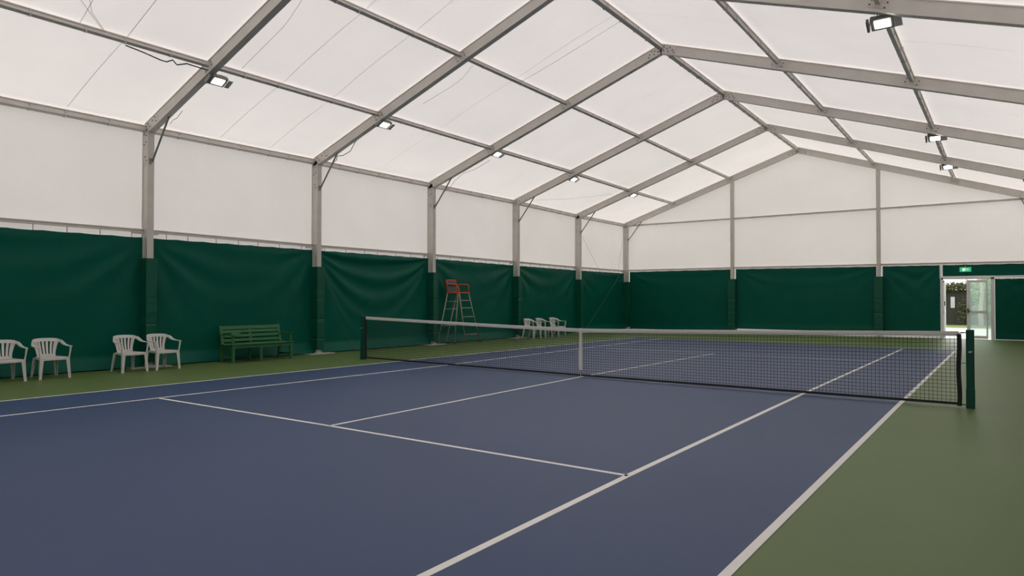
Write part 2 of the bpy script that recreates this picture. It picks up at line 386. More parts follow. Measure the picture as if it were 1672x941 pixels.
def curtain(p, q, zt0, zt1, zb, nrm, label, seed, swag=.006, diag=.007, hem=.07, ties=6, railz=None, seam=True):
    p = Vector(p); q = Vector(q); W = (q-p).length; d = (q-p)/W; nrm = Vector(nrm)
    mid = (p+q)/2; t = empty('backdrop_curtain', (mid.x, mid.y, 0), label, 'curtain', 'green backdrop curtains')
    L = (mid.x, mid.y, 0)
    mb = MB(); nu = int(W*16); nv = 64
    def fn(u, v):
        zt = lerp(zt0, zt1, u) - .012*math.sin(math.pi*((u*ties) % 1)); h = zt-zb; z = zt - v*h
        off = fold(u, v*h, W, h, seed, swag, diag)
        k = (.25-(z-zb))/.25
        if k > 0: off += hem*min(1, k*1.05)
        c = p + d*(u*W) + nrm*max(off, -.03); return (c.x, c.y, z)
    mb.grid(fn, nu, nv); o = mb.build('curtain_sheet', M['curt'], t, L, smooth=True)
    if seam:
        mb = MB()
        def fs(u, v):
            x, y, z = fn(u, (lerp(zt0, zt1, u)-1.53)/(lerp(zt0, zt1, u)-zb)); return (x+nrm.x*.006, y+nrm.y*.006, 1.53+(v-.5)*.014)
        mb.grid(fs, nu, 1); mb.build('welded_seam', M['curt_seam'], t, L)
    for k in range(ties):
        u = (k+.5+rnd.uniform(-.2, .2))/ties; c = p+d*(u*W); zt = lerp(zt0, zt1, u); zr = railz[0]*(1-u)+railz[1]*u
        mb = MB(); mb.tube([c+Vector((0,0,zr-.02)), c+nrm*.015+Vector((0,0,(zr+zt)/2)), c+nrm*.012+Vector((0,0,zt-.03))], .006, 5)
        mb.tube([c+nrm*.02+Vector((0,0,zt-.03)), c+nrm*.005+Vector((0,0,zt-.03))], .018, 8)
        mb.build('hanging_tie', M['bolt'], t, L)
    return t
XCU = XL-.075
zt = [2.86, 2.855, 2.845, 2.84, 2.80, 2.77, 2.775]
rz = [3.0, 3.0, 2.955, 2.955, 2.92, 2.89, 2.885]
for i in range(6):
    curtain((XCU, YF[i]+.074, 0), (XCU, YF[i+1]-.074, 0), zt[i], zt[i+1], .03, (1, 0, 0), bayl[i], i+1,
            swag=[.012, .012, .075, .012, .012, .012][i], diag=[.014, .016, .020, .016, .016, .012][i], ties=7, railz=(rz[i], rz[i+1]), hem=.16)
def pad(x, y, zt_, label, w_=.34, l_=.21, zb=.12, x0=None):
    mb = MB()
    def ring(z, s=0):
        n = noise.noise(Vector((z*4.1, x+y, 0)))*.006
        a, b = w_/2+n-s, l_/2+n*.6-s
        pts = []
        for (sx, sy) in ((1,-1),(1,1),(-1,1),(-1,-1)):
            for t_ in (-.4, .4):
                ang = math.atan2(sy, sx)+t_; pts.append((x+sx*(a-.012)+.012*math.cos(ang), y+sy*(b-.012)+.012*math.sin(ang), z))
        return pts
    zs = [zb+(zt_-zb)*k/60 for k in range(61)]
    rings = []
    for z in zs:
        s = 0
        for zz in (.42, 1.5, .95): s += .010*math.exp(-((z-zz)/.018)**2)
        s += .005*abs(math.sin(z*11+y))*math.exp(-((z-1.1)/.55)**2)
        rings.append(ring(z, s))
    mb.loft(rings); o = mb.build('post_pad', M['pad'], loc=(x, y, zb)); tag(o, label, 'post padding', 'green post pads'); return o
pz = [0, 2.385, 2.375, 2.365, 2.365, 2.355, 2.34]
for i in range(1, 7):
    pad(XL+.055, YF[i], pz[i], 'green vinyl pad wrapped around the post '+(where[i] if i < 6 else 'in the far left corner'), w_=.30, l_=.24 if i < 6 else .2)

# ------------------------------------------------------------------ gable end: posts, rails, curtains
YG = YF[6]
GX = [-3.38, 2.48]
glab = ['left of the two posts in the far gable wall', 'right of the two posts in the far gable wall']
for x, lb in zip(GX, glab):
    t = empty('gable_post', (x, YG+.03, 0), 'slim grey post, '+lb, 'post', 'gable posts'); L = (x, YG+.03, 0)
    mb = MB(); mb.bar((x, YG+.03, .02), (x, YG+.03, zc(x, YG)-.13), prof(.11, .16), (0, 1, 0)); mb.build('post', M['alu'], t, L)
    mb = MB(); mb.box((x-.2, YG-.15, .003), (x+.2, YG+.12, .02)); mb.build('base_plate', M['plate'], t, L)
    pad(x, YG+.0, 2.40, 'green vinyl pad around the '+lb, w_=.32, l_=.30, zb=.10)
segs = [(XL+.14, GX[0]-.07, 'left of the left gable post'), (GX[0]+.07, GX[1]-.07, 'between the two gable posts'), (GX[1]+.07, XR-.1, 'right of the right gable post')]
zr2 = {XL+.14: 2.885, GX[0]-.07: 2.885, GX[0]+.07: 2.885, GX[1]-.07: 2.86, GX[1]+.07: 2.86, XR-.1: 2.83}
for a, b, lb in segs:
    for z, nm, wd in ((5.13, 'gable_rail', 'grey upper rail across the gable wall, '), (None, 'gable_rail', 'grey lower rail above the gable curtains, ')):
        za, zb_ = (z, z) if z else (zr2[a]+.02, zr2[b]+.02)
        A = Vector((a, YG+.09, za)); B = Vector((b, YG+.09, zb_)); mb = MB(); mb.bar(A, B, prof(.05, .07))
        for k in range(1, 7):
            c = A.lerp(B, k/7); mb.box((c.x-.012, c.y-.045, c.z-.05), (c.x+.012, c.y+.03, c.z+.04))
        o = mb.build(nm, M['alu'], loc=(A+B)/2); tag(o, wd+lb, 'rail', 'gable rails')
YGC = YG+.10
curtain((GX[0]-.1, YGC, 0), (XL+.16, YGC, 0), 2.85, 2.84, .03, (0, -1, 0), 'green backdrop curtain of the gable wall, left of the left gable post', 11, .006, .006, .03, 7, (2.9, 2.9))
curtain((GX[1]-.1, YGC, 0), (GX[0]+.13, YGC, 0), 2.82, 2.85, .17, (0, -1, 0), 'wide green backdrop curtain between the two gable posts', 12, .006, .005, .03, 8, (2.87, 2.9))
curtain((4.56, YGC, 0), (GX[1]+.13, YGC, 0), 2.81, 2.82, .10, (0, -1, 0), 'green backdrop curtain between the right gable post and the doorway', 13, .005, .010, .02, 4, (2.86, 2.87))
curtain((XR-.1, YGC, 0), (6.27, YGC, 0), 2.26, 2.26, .03, (0, -1, 0), 'green backdrop curtain right of the doorway at the right picture edge', 14, .005, .006, .03, 3, (2.33, 2.33))
curtain((XR-.1, YGC, 0), (4.64, YGC, 0), 2.80, 2.81, 2.37, (0, -1, 0), 'low green curtain strip above the doorway, behind the exit sign', 15, .003, .003, 0, 4, (2.85, 2.86), seam=False)

# ------------------------------------------------------------------ door
D = YG+.06
def dbox(mb, x0, x1, z0, z1, y0=D-.03, y1=D+.05): mb.box((x0, y0, z0), (x1, y1, z1))
t = bpy.data.objects.new('door_1', None); scn.collection.objects.link(t); t.location = (5.44, D, 0); t['kind'] = 'structure'; L = (5.44, D, 0)
mb = MB(); dbox(mb, 4.58, 4.66, 0, 2.31); dbox(mb, 6.14, 6.26, 0, 2.31); dbox(mb, 4.58, 6.26, 2.25, 2.31); dbox(mb, 5.385, 5.42, 2.18, 2.25)
mb.build('door_frame', M['doorw'], t, L, bevel=.004)
mb = MB(); dbox(mb, 4.54, XR, 2.30, 2.355, D-.02, D+.04); dbox(mb, 4.54, 4.60, 2.35, 2.86, D-.02, D+.04); mb.build('door_header_rail', M['doorw'], t, L)
mb = MB(); dbox(mb, 4.60, 6.22, 0, .012, D-.02, D+.10); mb.build('threshold', M['plate'], t, L)
# closed right leaf
lx0, lx1 = 5.40, 6.00
mb = MB(); dbox(mb, lx0, lx0+.11, .03, 2.22); dbox(mb, lx1, lx1+.05, .03, 2.22); dbox(mb, lx0+.11, lx1, 2.13, 2.22); dbox(mb, lx0+.11, lx1, 0.98, 1.07); dbox(mb, lx0+.11, lx1, .03, .14)
leaf = mb.build('door_leaf', M['doorw'], t, L, bevel=.004)
for z0, z1 in ((.14, .98), (1.07, 2.13)):
    mb = MB(); mb.box((lx0+.11, D+.005, z0), (lx1, D+.013, z1)); mb.build('glass_pane', M['glass'], leaf, L)
mb = MB(); mb.box((lx0+.02, D-.075, .98), (lx0+.05, D-.03, 1.16)); mb.box((lx0+.025, D-.10, 1.05), (lx0+.13, D-.075, 1.075)); mb.build('door_handle', M['black'], leaf, L)
mb = MB(); mb.box((6.05, D+.002, .05), (6.17, D+.010, 2.22)); mb.build('side_pane', M['glass'], t, L)
# left leaf standing open, swung outwards
mb = MB(); y0, y1 = D+.05, D+.78; X0, X1 = 4.645, 4.69
for a, b, c, d_ in ((y0, y0+.08, .03, 2.22), (y1-.08, y1, .03, 2.22), (y0, y1, 2.13, 2.22), (y0, y1, 0.98, 1.07), (y0, y1, .03, .14)): mb.box((X0, a, c), (X1, b, d_))
leaf2 = mb.build('door_leaf', M['doorw'], t, L, bevel=.004)
for z0, z1 in ((.14, .98), (1.07, 2.13)):
    mb = MB(); mb.box((4.663, y0+.08, z0), (4.671, y1-.08, z1)); mb.build('glass_pane', M['glass'], leaf2, L)
mb = MB(); mb.box((X1, y0+.0, 1.25), (X1+.03, y0+.04, 1.42)); mb.build('door_handle', M['black'], leaf2, L)
# exit sign
t = empty('exit_sign', (5.37, D-.06, 2.55), 'small lit green exit sign with white running figure and arrow above the doorway', 'exit sign'); L = (5.37, D-.06, 2.55)
sy = D-.10; mb = MB(); mb.box((5.19, sy, 2.53), (5.55, sy+.035, 2.70)); mb.build('sign_box', M['exit'], t, L, bevel=.004)
mb = MB(); s0 = sy-.003
def sq(x0, z0, x1, z1): mb.box((x0, s0, z0), (x1, sy, z1))
sq(5.28, 2.56, 5.34, 2.66); sq(5.43, 2.605, 5.48, 2.625)
mb.add([(5.43, s0, 2.585), (5.40, s0, 2.615), (5.43, s0, 2.645)], [(0, 1, 2)])
mb.tube([(5.37, s0+.001, 2.662), (5.37, s0-.001, 2.662)], .010, 8)
for a, b in (((5.365, 2.645), (5.35, 2.605)), ((5.35, 2.605), (5.38, 2.59)), ((5.38, 2.59), (5.375, 2.56)), ((5.35, 2.605), (5.335, 2.575)), ((5.335, 2.575), (5.315, 2.57)), ((5.365, 2.64), (5.39, 2.63)), ((5.36, 2.64), (5.335, 2.625))):
    mb.tube([(a[0], s0, a[1]), (b[0], s0, b[1])], .006, 6)
mb.build('pictogram', M['exitw'], t, L)
mb = MB(); mb.box((5.36, sy+.01, 2.70), (5.38, sy+.03, 2.86)); mb.build('bracket', M['alu_dark'], t, L)

# ------------------------------------------------------------------ floodlights
def floodlight(u, v, y, side, label, first, rz=0):
    c = PYp(u, v, y)
    if first is not None: return dup(first, c, rz, label)
    t = empty('floodlight', c, label, 'floodlight', 'floodlights under the rafters', rz)
    th = math.radians(-28)                                        # tilt about the y axis, facing down and towards the court
    def T(x, y_, z): return (x*math.cos(th)+z*math.sin(th), y_, -x*math.sin(th)+z*math.cos(th))
    def tb(mb, a, b):
        n = len(mb.v); mb.box(a, b); mb.v[n:] = [T(*v_) for v_ in mb.v[n:]]
    mb = MB(); tb(mb, (-.12, -.165, -.01), (.12, .165, .05))
    for k in range(9): tb(mb, (-.12, -.14+k*.034, .05), (.12, -.133+k*.034, .085))
    mb.build('housing', M['lamp'], t, bevel=.004)
    mb = MB(); tb(mb, (-.075, -.112, -.018), (.08, .112, -.008)); mb.build('lamp_glass', M['lampface'], t)
    mb = MB()
    tb(mb, (-.02, -.185, -.0), (.02, -.178, .17)); tb(mb, (-.02, .178, -.0), (.02, .185, .17)); tb(mb, (-.02, -.185, .165), (.02, .185, .172))
    mb.build('bracket', M['alu_dark'], t)
    mb = MB(); tb(mb, (-.10, .172, -.022), (.11, .27, -.012)); mb.build('visor', M['plate'], t)
    mb = MB(); tb(mb, (-.11, -.225, -.03), (.10, -.19, .05)); mb.build('control_box', M['lamp'], t)
    mb = MB(); mb.tube([T(-.10, .05, .08), (-.22, .0, .10), (-.26, -.06, .18), (-.30, -.12, .26)], .007, 6); mb.build('power_lead', M['cable'], t)
    return t
fl = floodlight(356, 133, YF[1]+.16, -1, 'floodlight on the nearest frame, top left, the largest lit lamp on the left slope', None)
floodlight(628, 204, YF[2]+.16, -1, 'second lit floodlight on the left slope, on the frame right of the bench', fl)
floodlight(812, 252, YF[3]+.16, -1, 'third floodlight on the left slope, on the frame left of the umpire chair', fl)
floodlight(937, 293, YF[4]+.16, -1, 'fourth floodlight on the left slope, second from the far end', fl)
floodlight(1034, 319, YF[5]+.16, -1, 'farthest floodlight on the left slope', fl)
floodlight(1441, 38, YF[2]+.14, 1, 'largest floodlight on the right slope, hanging near the top right corner', fl, -math.pi/2)
floodlight(1527, 226, YF[4]+.14, 1, 'second floodlight on the right slope, smaller than the top right one', fl, -math.pi/2)
floodlight(1548, 273, YF[5]+.14, 1, 'farthest floodlight on the right slope', fl, -math.pi/2)

# loose cables
def cable(name, pts, r, m, label, cat, grp=None, slack=0):
    c = pts[0]; mb = MB(); P = []
    for a, b in zip(pts[:-1], pts[1:]):
        for k in range(6): P.append(a.lerp(b, k/6))
    P.append(pts[-1]); mb.tube(P, r, 6); o = mb.build(name, M[m], loc=c, smooth=True); return tag(o, label, cat, grp)
xP = PX[0]
cable('power_cable', [PXp(*a, xP) for a in ((205, 74), (235, 86), (262, 98), (272, 101))]+[PXp(282, 98, xP), PXp(289, 106, xP), PXp(305, 104, xP), PXp(330, 112, xP), PXp(346, 116, xP)], .012, 'cable', 'black cable drooping under the lower left purlin, top left of the hall', 'cable', 'loose cables')
for i, pts, lb in ((1, ((298, 181), (289, 193), (283, 196), (277, 203)), 'short loose cable at the knee of the nearest frame'),
                   (2, ((596, 216), (580, 232), (572, 247), (560, 254), (551, 255), (549, 262), (541, 268)), 'black cable hanging below the rafter right of the green bench'),
                   (3, ((800, 262), (775, 277), (757, 283), (743, 295), (735, 306)), 'thin cable hanging below the rafter left of the umpire chair')):
    cable('power_cable', [PYp(u, v, YF[i]+.09) for u, v in pts], .009 if i == 2 else .005, 'cable', lb, 'cable', 'loose cables')
xP = PX[3]+.04
cable('power_cable', [PXp(*a, xP) for a in ((1458, 42), (1463, 55), (1472, 76), (1478, 80), (1483, 94), (1491, 112), (1494, 120), (1503, 127))], .007, 'cable', 'thin cable hanging beside the right purlin below the top right floodlight', 'cable', 'loose cables')
cable('power_cable', [PXp(*a, xP) for a in ((1527, 228), (1531, 240), (1536, 252), (1545, 258))], .009, 'cable', 'short cable beside the right purlin at the second right floodlight', 'cable', 'loose cables')
# bracing wires: wall X in the last bay, roof wires in the nearest bays
XW = XL-.05
cable('bracing_wire', [PXp(949, 383, XL-.14), PXp(978, 440, XL-.14), PXp(1016, 522, XL-.14)], .004, 'wire', 'thin bracing wire falling to the right across the last bay of the left wall', 'wire', 'bracing wires')
cable('bracing_wire', [PXp(1016, 395, XW+.08), PXp(1008, 455, XW+.10), PXp(992, 482, XW+.10), PXp(954, 541.5, XW+.10)], .0035, 'wire', 'thin bracing wire falling to the left across the last bay of the left wall', 'wire', 'bracing wires')
def onroof(u, v):
    d = F + R*((u-836)/FPX) - U*((v-470.5)/FPX); lo, hi = 1., 60.
    for _ in range(50):
        m_ = (lo+hi)/2; p = CAM+d*m_
        if p.z > zc(p.x, p.y)+MOFF-.05: hi = m_
        else: lo = m_
    return CAM+d*lo
for pts, lb in ((((130, -3), (150, 25), (175, 58)), 'thin wire under the roof, top left corner, steepest of three'),
                (((146, -3), (150, 20), (177, 60)), 'thin wire under the roof, top left corner, middle of three'),
                (((153, -2), (141, 19), (128, 42)), 'thin wire under the roof, top left corner, leaning the other way'),
                (((493, 0), (480, 20), (472, 32), (462, 45), (422, 85), (395, 112)), 'thin dark wire under the roof between the first two frames'),
                (((772, 107), (755, 128), (735, 143), (690, 170)), 'faint wire under the roof below the upper left purlin'),
                (((1022, 29), (960, 68), (900, 105), (852, 133)), 'faint wire under the roof left of the ridge beam'),
                (((870, 327), (930, 325), (1000, 317)), 'faint wire under the roof near the fourth left floodlight')):
    cable('roof_wire', [onroof(u, v) for u, v in pts], .0035, 'wire', lb, 'wire', 'roof wires')

# ------------------------------------------------------------------ net
pL, pR = G(593, 587), G(1585, 667); pL.z = pR.z = 0
for c, lb in ((pL, 'square green net post at the left end of the tennis net'), (pR, 'square green net post at the right end of the tennis net, nearest the camera')):
    s = 1 if c is pR else -1
    t = empty('net_post', (c.x, c.y, 0), lb, 'net post', 'net posts'); L = (c.x, c.y, 0); top = 1.085
    mb = MB(); a = .048; mb.box((c.x-a, c.y-a, 0), (c.x+a, c.y+a, top)); mb.build('post', M['npost'], t, L, bevel=.006)
    mb = MB(); mb.box((c.x-a-.004, c.y-a-.004, .0), (c.x+a+.004, c.y+a+.004, .27)); mb.build('sleeve', M['npost'], t, L, bevel=.003)
    mb = MB(); mb.tube([(c.x, c.y-a-.018, .78), (c.x, c.y-a+.01, .78)], .014, 10); mb.tube([(c.x-.02, c.y-a-.012, .775), (c.x+.03, c.y-a-.012, .785)], .007, 6); mb.build('winder_bolt', M['plate'], t, L)
    mb = MB(); mb.tube([(c.x-s*a*1.0, c.y-.0, 1.045), (c.x-s*.11, c.y, 1.045)], .006, 6); mb.build('cable_hook', M['black'], t, L)
nL = Vector((pL.x+.095, pL.y, 0)); nR = Vector((pR.x-.13, pR.y, 0)); nC = G(955, 614.5); nC.y = lerp(pL.y, pR.y, (nC.x-pL.x)/(pR.x-pL.x))
net = empty('tennis_net', (nC.x, nC.y, 0), 'black mesh tennis net with white headband stretched across the court', 'tennis net'); L = (nC.x, nC.y, 0)
W = (nR-nL).length
def npt(s, z): p = nL.lerp(nR, s/W); return Vector((p.x, p.y, z))
sC = (nC-nL).length
def ztop(s):
    a = (sC-s)/sC if s < sC else (s-sC)/(W-sC); return .925+(1.055-.925)*(a**1.15)
def zbot(s):
    a = (sC-s)/sC if s < sC else (s-sC)/(W-sC); return .03+.018*a
mb = MB(); ns = 236
def cord(a, b, r):
    a = Vector(a); b = Vector(b); d = (b-a).normalized(); sd = Vector((0, 1, 0)); u = d.cross(sd); mb.loft([[c+sd*r+u*0, c+u*r, c-sd*r, c-u*r] for c in (a, b)], cap=False)
for k in range(1, ns):
    s = W*k/ns; ph = .004*noise.noise(Vector((s*1.2, 0, 0)))
    N = 4; P = [npt(s+ph*math.sin(j*1.3), lerp(zbot(s), ztop(s), j/N)) for j in range(N+1)]
    for a, b in zip(P[:-1], P[1:]): cord(a, b, .0025)
nr = 19
for j in range(1, nr):
    t_ = j/nr; P = []
    for k in range(0, 121):
        s = W*k/120; q = npt(s, lerp(zbot(s), ztop(s), t_)+.003*noise.noise(Vector((s*1.5, j*.7, 1)))); P.append(q)
    for a, b in zip(P[:-1], P[1:]): cord(a, b, .0025)
mb.build('netting', M['net'], net, L)
mb = MB(); P = []
for k in range(61):
    s = W*k/60; P.append((npt(s, ztop(s)-.027), (0, .008, 0), (0, 0, .034)))
mb.strip(P); hb = mb.build('headband', M['band'], net, L, bevel=.004)
mb = MB()
for dz in (-.012,): mb.strip([(c+Vector((0, -.0095, dz)), (0, .001, 0), (0, 0, .0015)) for c, a, b in P])
mb.build('stitching', M['alu_dark'], hb, L)
mb = MB(); mb.tube([npt(W*k/60, zbot(W*k/60)-.004) for k in range(61)], .011, 6); mb.strip([(npt(W*k/60, zbot(W*k/60)+.008), (0, .004, 0), (0, 0, .014)) for k in range(61)]); mb.build('bottom_band', M['net'], net, L)
for s0 in (.0, W):
    mb = MB(); mb.strip([(npt(s0, z)+Vector((.006*math.sin(z*9), 0, 0)), (.028, 0, 0), (0, .008, 0)) for z in [.02+(ztop(s0)-.05)*k/10 for k in range(11)]]); mb.build('side_band', M['net'], net, L)
    sgn = 1 if s0 > 0 else -1; e = npt(s0, 0); ee = pR if s0 > 0 else pL
    mb = MB(); mb.tube([Vector((e.x, e.y, ztop(s0)-.02)), Vector((ee.x-sgn*.05, ee.y, ztop(s0)-.012))], .008, 6); mb.tube([Vector((e.x, e.y, .05)), Vector((ee.x-sgn*.05, ee.y, .04))], .008, 6)
    for z in (.62,): mb.tube([Vector((e.x, e.y, z)), Vector((ee.x-sgn*.048, ee.y, z))], .004, 5)
    mb.build('lacing', M['black'], net, L)
mb = MB(); c = nC
mb.strip([(Vector((c.x, c.y-.012, z)), (hw, 0, 0), (0, .003, 0)) for z, hw in ((.12, .020), (.16, .036), (.25, .040), (.50, .040), (.52, .030), (.93, .028))])
mb.strip([(Vector((c.x, c.y+.012, z)), (.028, 0, 0), (0, .003, 0)) for z in (.12, .93)]); mb.strip([(Vector((c.x, c.y, .932)), (.028, 0, 0), (0, .016, 0)), (Vector((c.x, c.y, .938)), (.028, 0, 0), (0, .014, 0))])
st = mb.build('centre_strap', M['band'], net, L)
mb = MB(); mb.tube([(c.x, c.y-.01, .0), (c.x, c.y-.01, .13)], .009, 6); mb.box((c.x-.02, c.y-.018, .10), (c.x+.02, c.y-.004, .135)); mb.build('strap_buckle', M['ladder'], st, L)

# ------------------------------------------------------------------ white plastic chairs (built facing +x)
def make_chair(loc, label, rz):
    t = empty('plastic_chair', loc, label, 'chair', 'white plastic garden chairs', rz); m = M['chair']
    # seat
    mb = MB()
    def fs(u, v):
        x = lerp(-.20, .235, u); y = lerp(-1, 1, v)*lerp(.185, .235, u); z = .415+.018*u-.018*math.cos(y*6)*(1-u*.3) + (-.02*max(0, (u-.85)/.15)**2)
        return (x, y, z)
    mb.grid(fs, 12, 12)
    top = list(mb.v); n = len(top); mb.add([(x, y, z-.012) for x, y, z in top], [tuple(reversed(f)) for f in mb.f[:144]])
    mb.strip([((.235, -.235, .400), (.008, 0, 0), (0, 0, .026)), ((.243, -.1, .392), (.008, 0, 0), (0, 0, .020)), ((.243, .1, .392), (.008, 0, 0), (0, 0, .020)), ((.235, .235, .400), (.008, 0, 0), (0, 0, .026))])
    for s in (-1, 1): mb.strip([((-.20, s*.19, .405), (0, .007, 0), (0, 0, .024)), ((.235, s*.24, .405), (0, .007, 0), (0, 0, .026))])
    mb.strip([((-.20, -.19, .405), (.007, 0, 0), (0, 0, .024)), ((-.20, .19, .405), (.007, 0, 0), (0, 0, .024))])
    mb.build('seat', m, t, smooth=False, bevel=.003)
    for s in (-1, 1):
        # front leg: L-section, tapering, outward splay
        mb = MB()
        mb.strip([((.275, s*.272, 0), (.021, 0, 0), (0, .006, 0)), ((.245, s*.250, .40), (.040, 0, 0), (0, .006, 0))])
        mb.strip([((.288, s*.256, 0), (.005, 0, 0), (0, .022, 0)), ((.270, s*.226, .40), (.005, 0, 0), (0, .034, 0))])
        mb.build('leg', m, t, bevel=.003)
        mb = MB()
        mb.strip([((-.295, s*.235, 0), (.021, 0, 0), (0, .006, 0)), ((-.215, s*.205, .41), (.040, 0, 0), (0, .006, 0))])
        mb.strip([((-.310, s*.218, 0), (.005, 0, 0), (0, .022, 0)), ((-.240, s*.180, .41), (.005, 0, 0), (0, .030, 0))])
        mb.build('leg', m, t, bevel=.003)
        # arm: upright and flat rest flowing back into the rim
        mb = MB()
        mb.strip([((.245, s*.250, .39), (.026, 0, 0), (0, .008, 0)), ((.262, s*.265, .52), (.017, 0, 0), (0, .010, 0)), ((.268, s*.275, .63), (.020, 0, 0), (0, .014, 0)), ((.268, s*.276, .648), (.024, 0, 0), (0, .024, 0))])
        A = [((.288, .277, .646), (0, .022, 0), (0, 0, .007)), ((.20, .283, .650), (0, .025, 0), (0, 0, .007)), ((.08, .288, .652), (0, .025, 0), (0, 0, .008)), ((-.03, .286, .664), (0, .022, .004), (0, -.004, .012)),
             ((-.11, .274, .695), (.004, .016, .012), (0, -.004, .022)), ((-.165, .252, .732), (.006, .010, .006), (0, 0, .032))]
        mb.strip([((c_[0], s*c_[1], c_[2]), (a_[0], s*a_[1], a_[2]), (b_[0], s*b_[1], b_[2])) for c_, a_, b_ in A])
        mb.build('armrest', m, t, bevel=.003, smooth=False)
    # backrest: curved rim and fanned slats
    mb = MB(); rim = []
    for k in range(17):
        a = -1+2*k/16; y = .250*math.sin(a*1.45)/math.sin(1.45); x = -.285+.115*abs(a)**2.2; z = .772-.040*abs(a)**2.5
        rim.append(((x, y, z), (.007, 0, -.0), (-.008, 0, .034)))
    mb.strip(rim)
    for k in range(6):
        f = (k-2.5)/2.5; yb, yt = f*.135, f*.188; hw = .024 if abs(f) > .9 else .0175
        xt = -.283+.115*abs(yt/.25)**2*.9
        P = []
        for j in range(7):
            q = j/6; y = lerp(yb, yt, q**1.4); x = lerp(-.185, xt, q)-.014*math.sin(math.pi*q); P.append(((x, y, lerp(.42, .755-.02*abs(f)**2, q)), (0, hw*(1+.22*q+(.5*q*q if abs(f) > .9 else 0)), 0), (.005, 0, 0)))
        mb.strip(P)
    mb.strip([((-.190, -.165, .445), (.006, 0, 0), (0, 0, .030)), ((-.198, 0, .445), (.006, 0, 0), (0, 0, .030)), ((-.190, .165, .445), (.006, 0, 0), (0, 0, .030))])
    mb.build('backrest', m, t, bevel=.003)
    for o_ in bpy.data.objects:
        if o_.parent is t:
            for v_ in o_.data.vertices: v_.co = (v_.co.x*.95, v_.co.y*.95, v_.co.z*.925)
    return t
ch = make_chair((-8.10, -6.82, 0), 'white plastic armchair cut off by the left picture edge', -.05)
for (x, y, r_, lb) in ((-8.10, -6.10, -.02, 'white plastic armchair, second from the left picture edge'),
                       (-8.07, -4.67, .0, 'white plastic armchair just left of the nearest padded post'),
                       (-8.06, -4.00, .02, 'white plastic armchair standing in front of the nearest padded post')):
    dup(ch, (x, y, 0), r_, lb)
for (u, r_, lb) in ((868, .0, 'far white plastic armchair, leftmost of the row of three'), (887, .02, 'far white plastic armchair, middle of the row of three'), (909, -.03, 'far white plastic armchair, rightmost of the row of three')):
    p = PXp(u, 500, -8.1); dup(ch, (-8.1, p.y, 0), r_, lb)

# ------------------------------------------------------------------ green bench (built facing +x, length along y)
t = empty('bench', (-8.15, -1.63, 0), 'green painted wooden slatted bench with armrests against the green curtain', 'bench'); m = M['bench']
HL = .79
for y, s in ((-HL, -1), (HL, 1)):
    mb = MB(); mb.strip([((.235, y, 0), (.030, 0, 0), (0, .032, 0)), ((.225, y, .40), (.030, 0, 0), (0, .030, 0)), ((.215, y, .415), (.024, 0, 0), (0, .026, 0)), ((.215, y, .63), (.020, 0, 0), (0, .022, 0))]); mb.build('leg', m, t, bevel=.004)
    mb = MB(); mb.strip([((-.27, y, 0), (.030, 0, 0), (0, .032, 0)), ((-.22, y, .42), (.030, 0, 0), (0, .030, 0)), ((-.33, y, .86), (.022, 0, 0), (0, .030, 0))]); mb.build('leg', m, t, bevel=.004)
    mb = MB(); mb.strip([((-.29, y, .635), (0, .025, 0), (0, 0, .012)), ((0, y, .648), (0, .030, 0), (0, 0, .013)), ((.28, y, .645), (0, .036, 0), (0, 0, .013))]); mb.build('armrest', m, t, bevel=.004)
    mb = MB(); mb.strip([((-.25, y, .36), (0, .018, 0), (0, 0, .035)), ((.22, y, .37), (0, .018, 0), (0, 0, .035))]); mb.strip([((-.26, y, .13), (0, .015, 0), (0, 0, .022)), ((.22, y, .13), (0, .015, 0), (0, 0, .022))]); mb.build('side_rail', m, t, bevel=.003)
mb = MB(); mb.strip([((.235, -.06, 0), (.028, 0, 0), (0, .030, 0)), ((.225, -.06, .38), (.028, 0, 0), (0, .030, 0))]); mb.build('leg', m, t, bevel=.004)
mb = MB(); mb.strip([((-.23, -.06, 0), (.02, 0, 0), (0, .024, 0)), ((-.22, -.06, .40), (.02, 0, 0), (0, .024, 0))]); mb.build('leg', m, t, bevel=.004)
for k in range(5):
    x = -.19+k*.108; mb = MB(); mb.box((x-.045, -HL-.06, .405+.004*abs(k-2)), (x+.045, HL+.06, .430+.004*abs(k-2))); mb.build('seat_slat', m, t, bevel=.005)
mb = MB(); mb.box((.235, -HL, .345), (.257, HL, .402)); mb.build('front_rail', m, t, bevel=.003)
for k, (z, h) in enumerate(((.51, .030), (.615, .032), (.715, .032), (.81, .040))):
    x = -.235-(z-.42)*.25+.03; mb = MB(); mb.strip([((x, -HL-.03, z), (.010, 0, 0), (-.25*h, 0, h)), ((x, HL+.03, z), (.010, 0, 0), (-.25*h, 0, h))]); mb.build('back_slat', m, t, bevel=.004)
mb = MB(); mb.strip([((-.225, -.03, .43), (.012, 0, 0), (0, .040, 0)), ((-.32, -.03, .83), (.012, 0, 0), (0, .040, 0))]); mb.build('back_splat', m, t, bevel=.003)
mb = MB(); mb.strip([((-.255, -.42, .62), (.006, 0, 0), (0, .12, 0)), ((-.272, -.42, .705), (.006, 0, 0), (0, .12, 0))]); mb.build('name_plate', m, t)

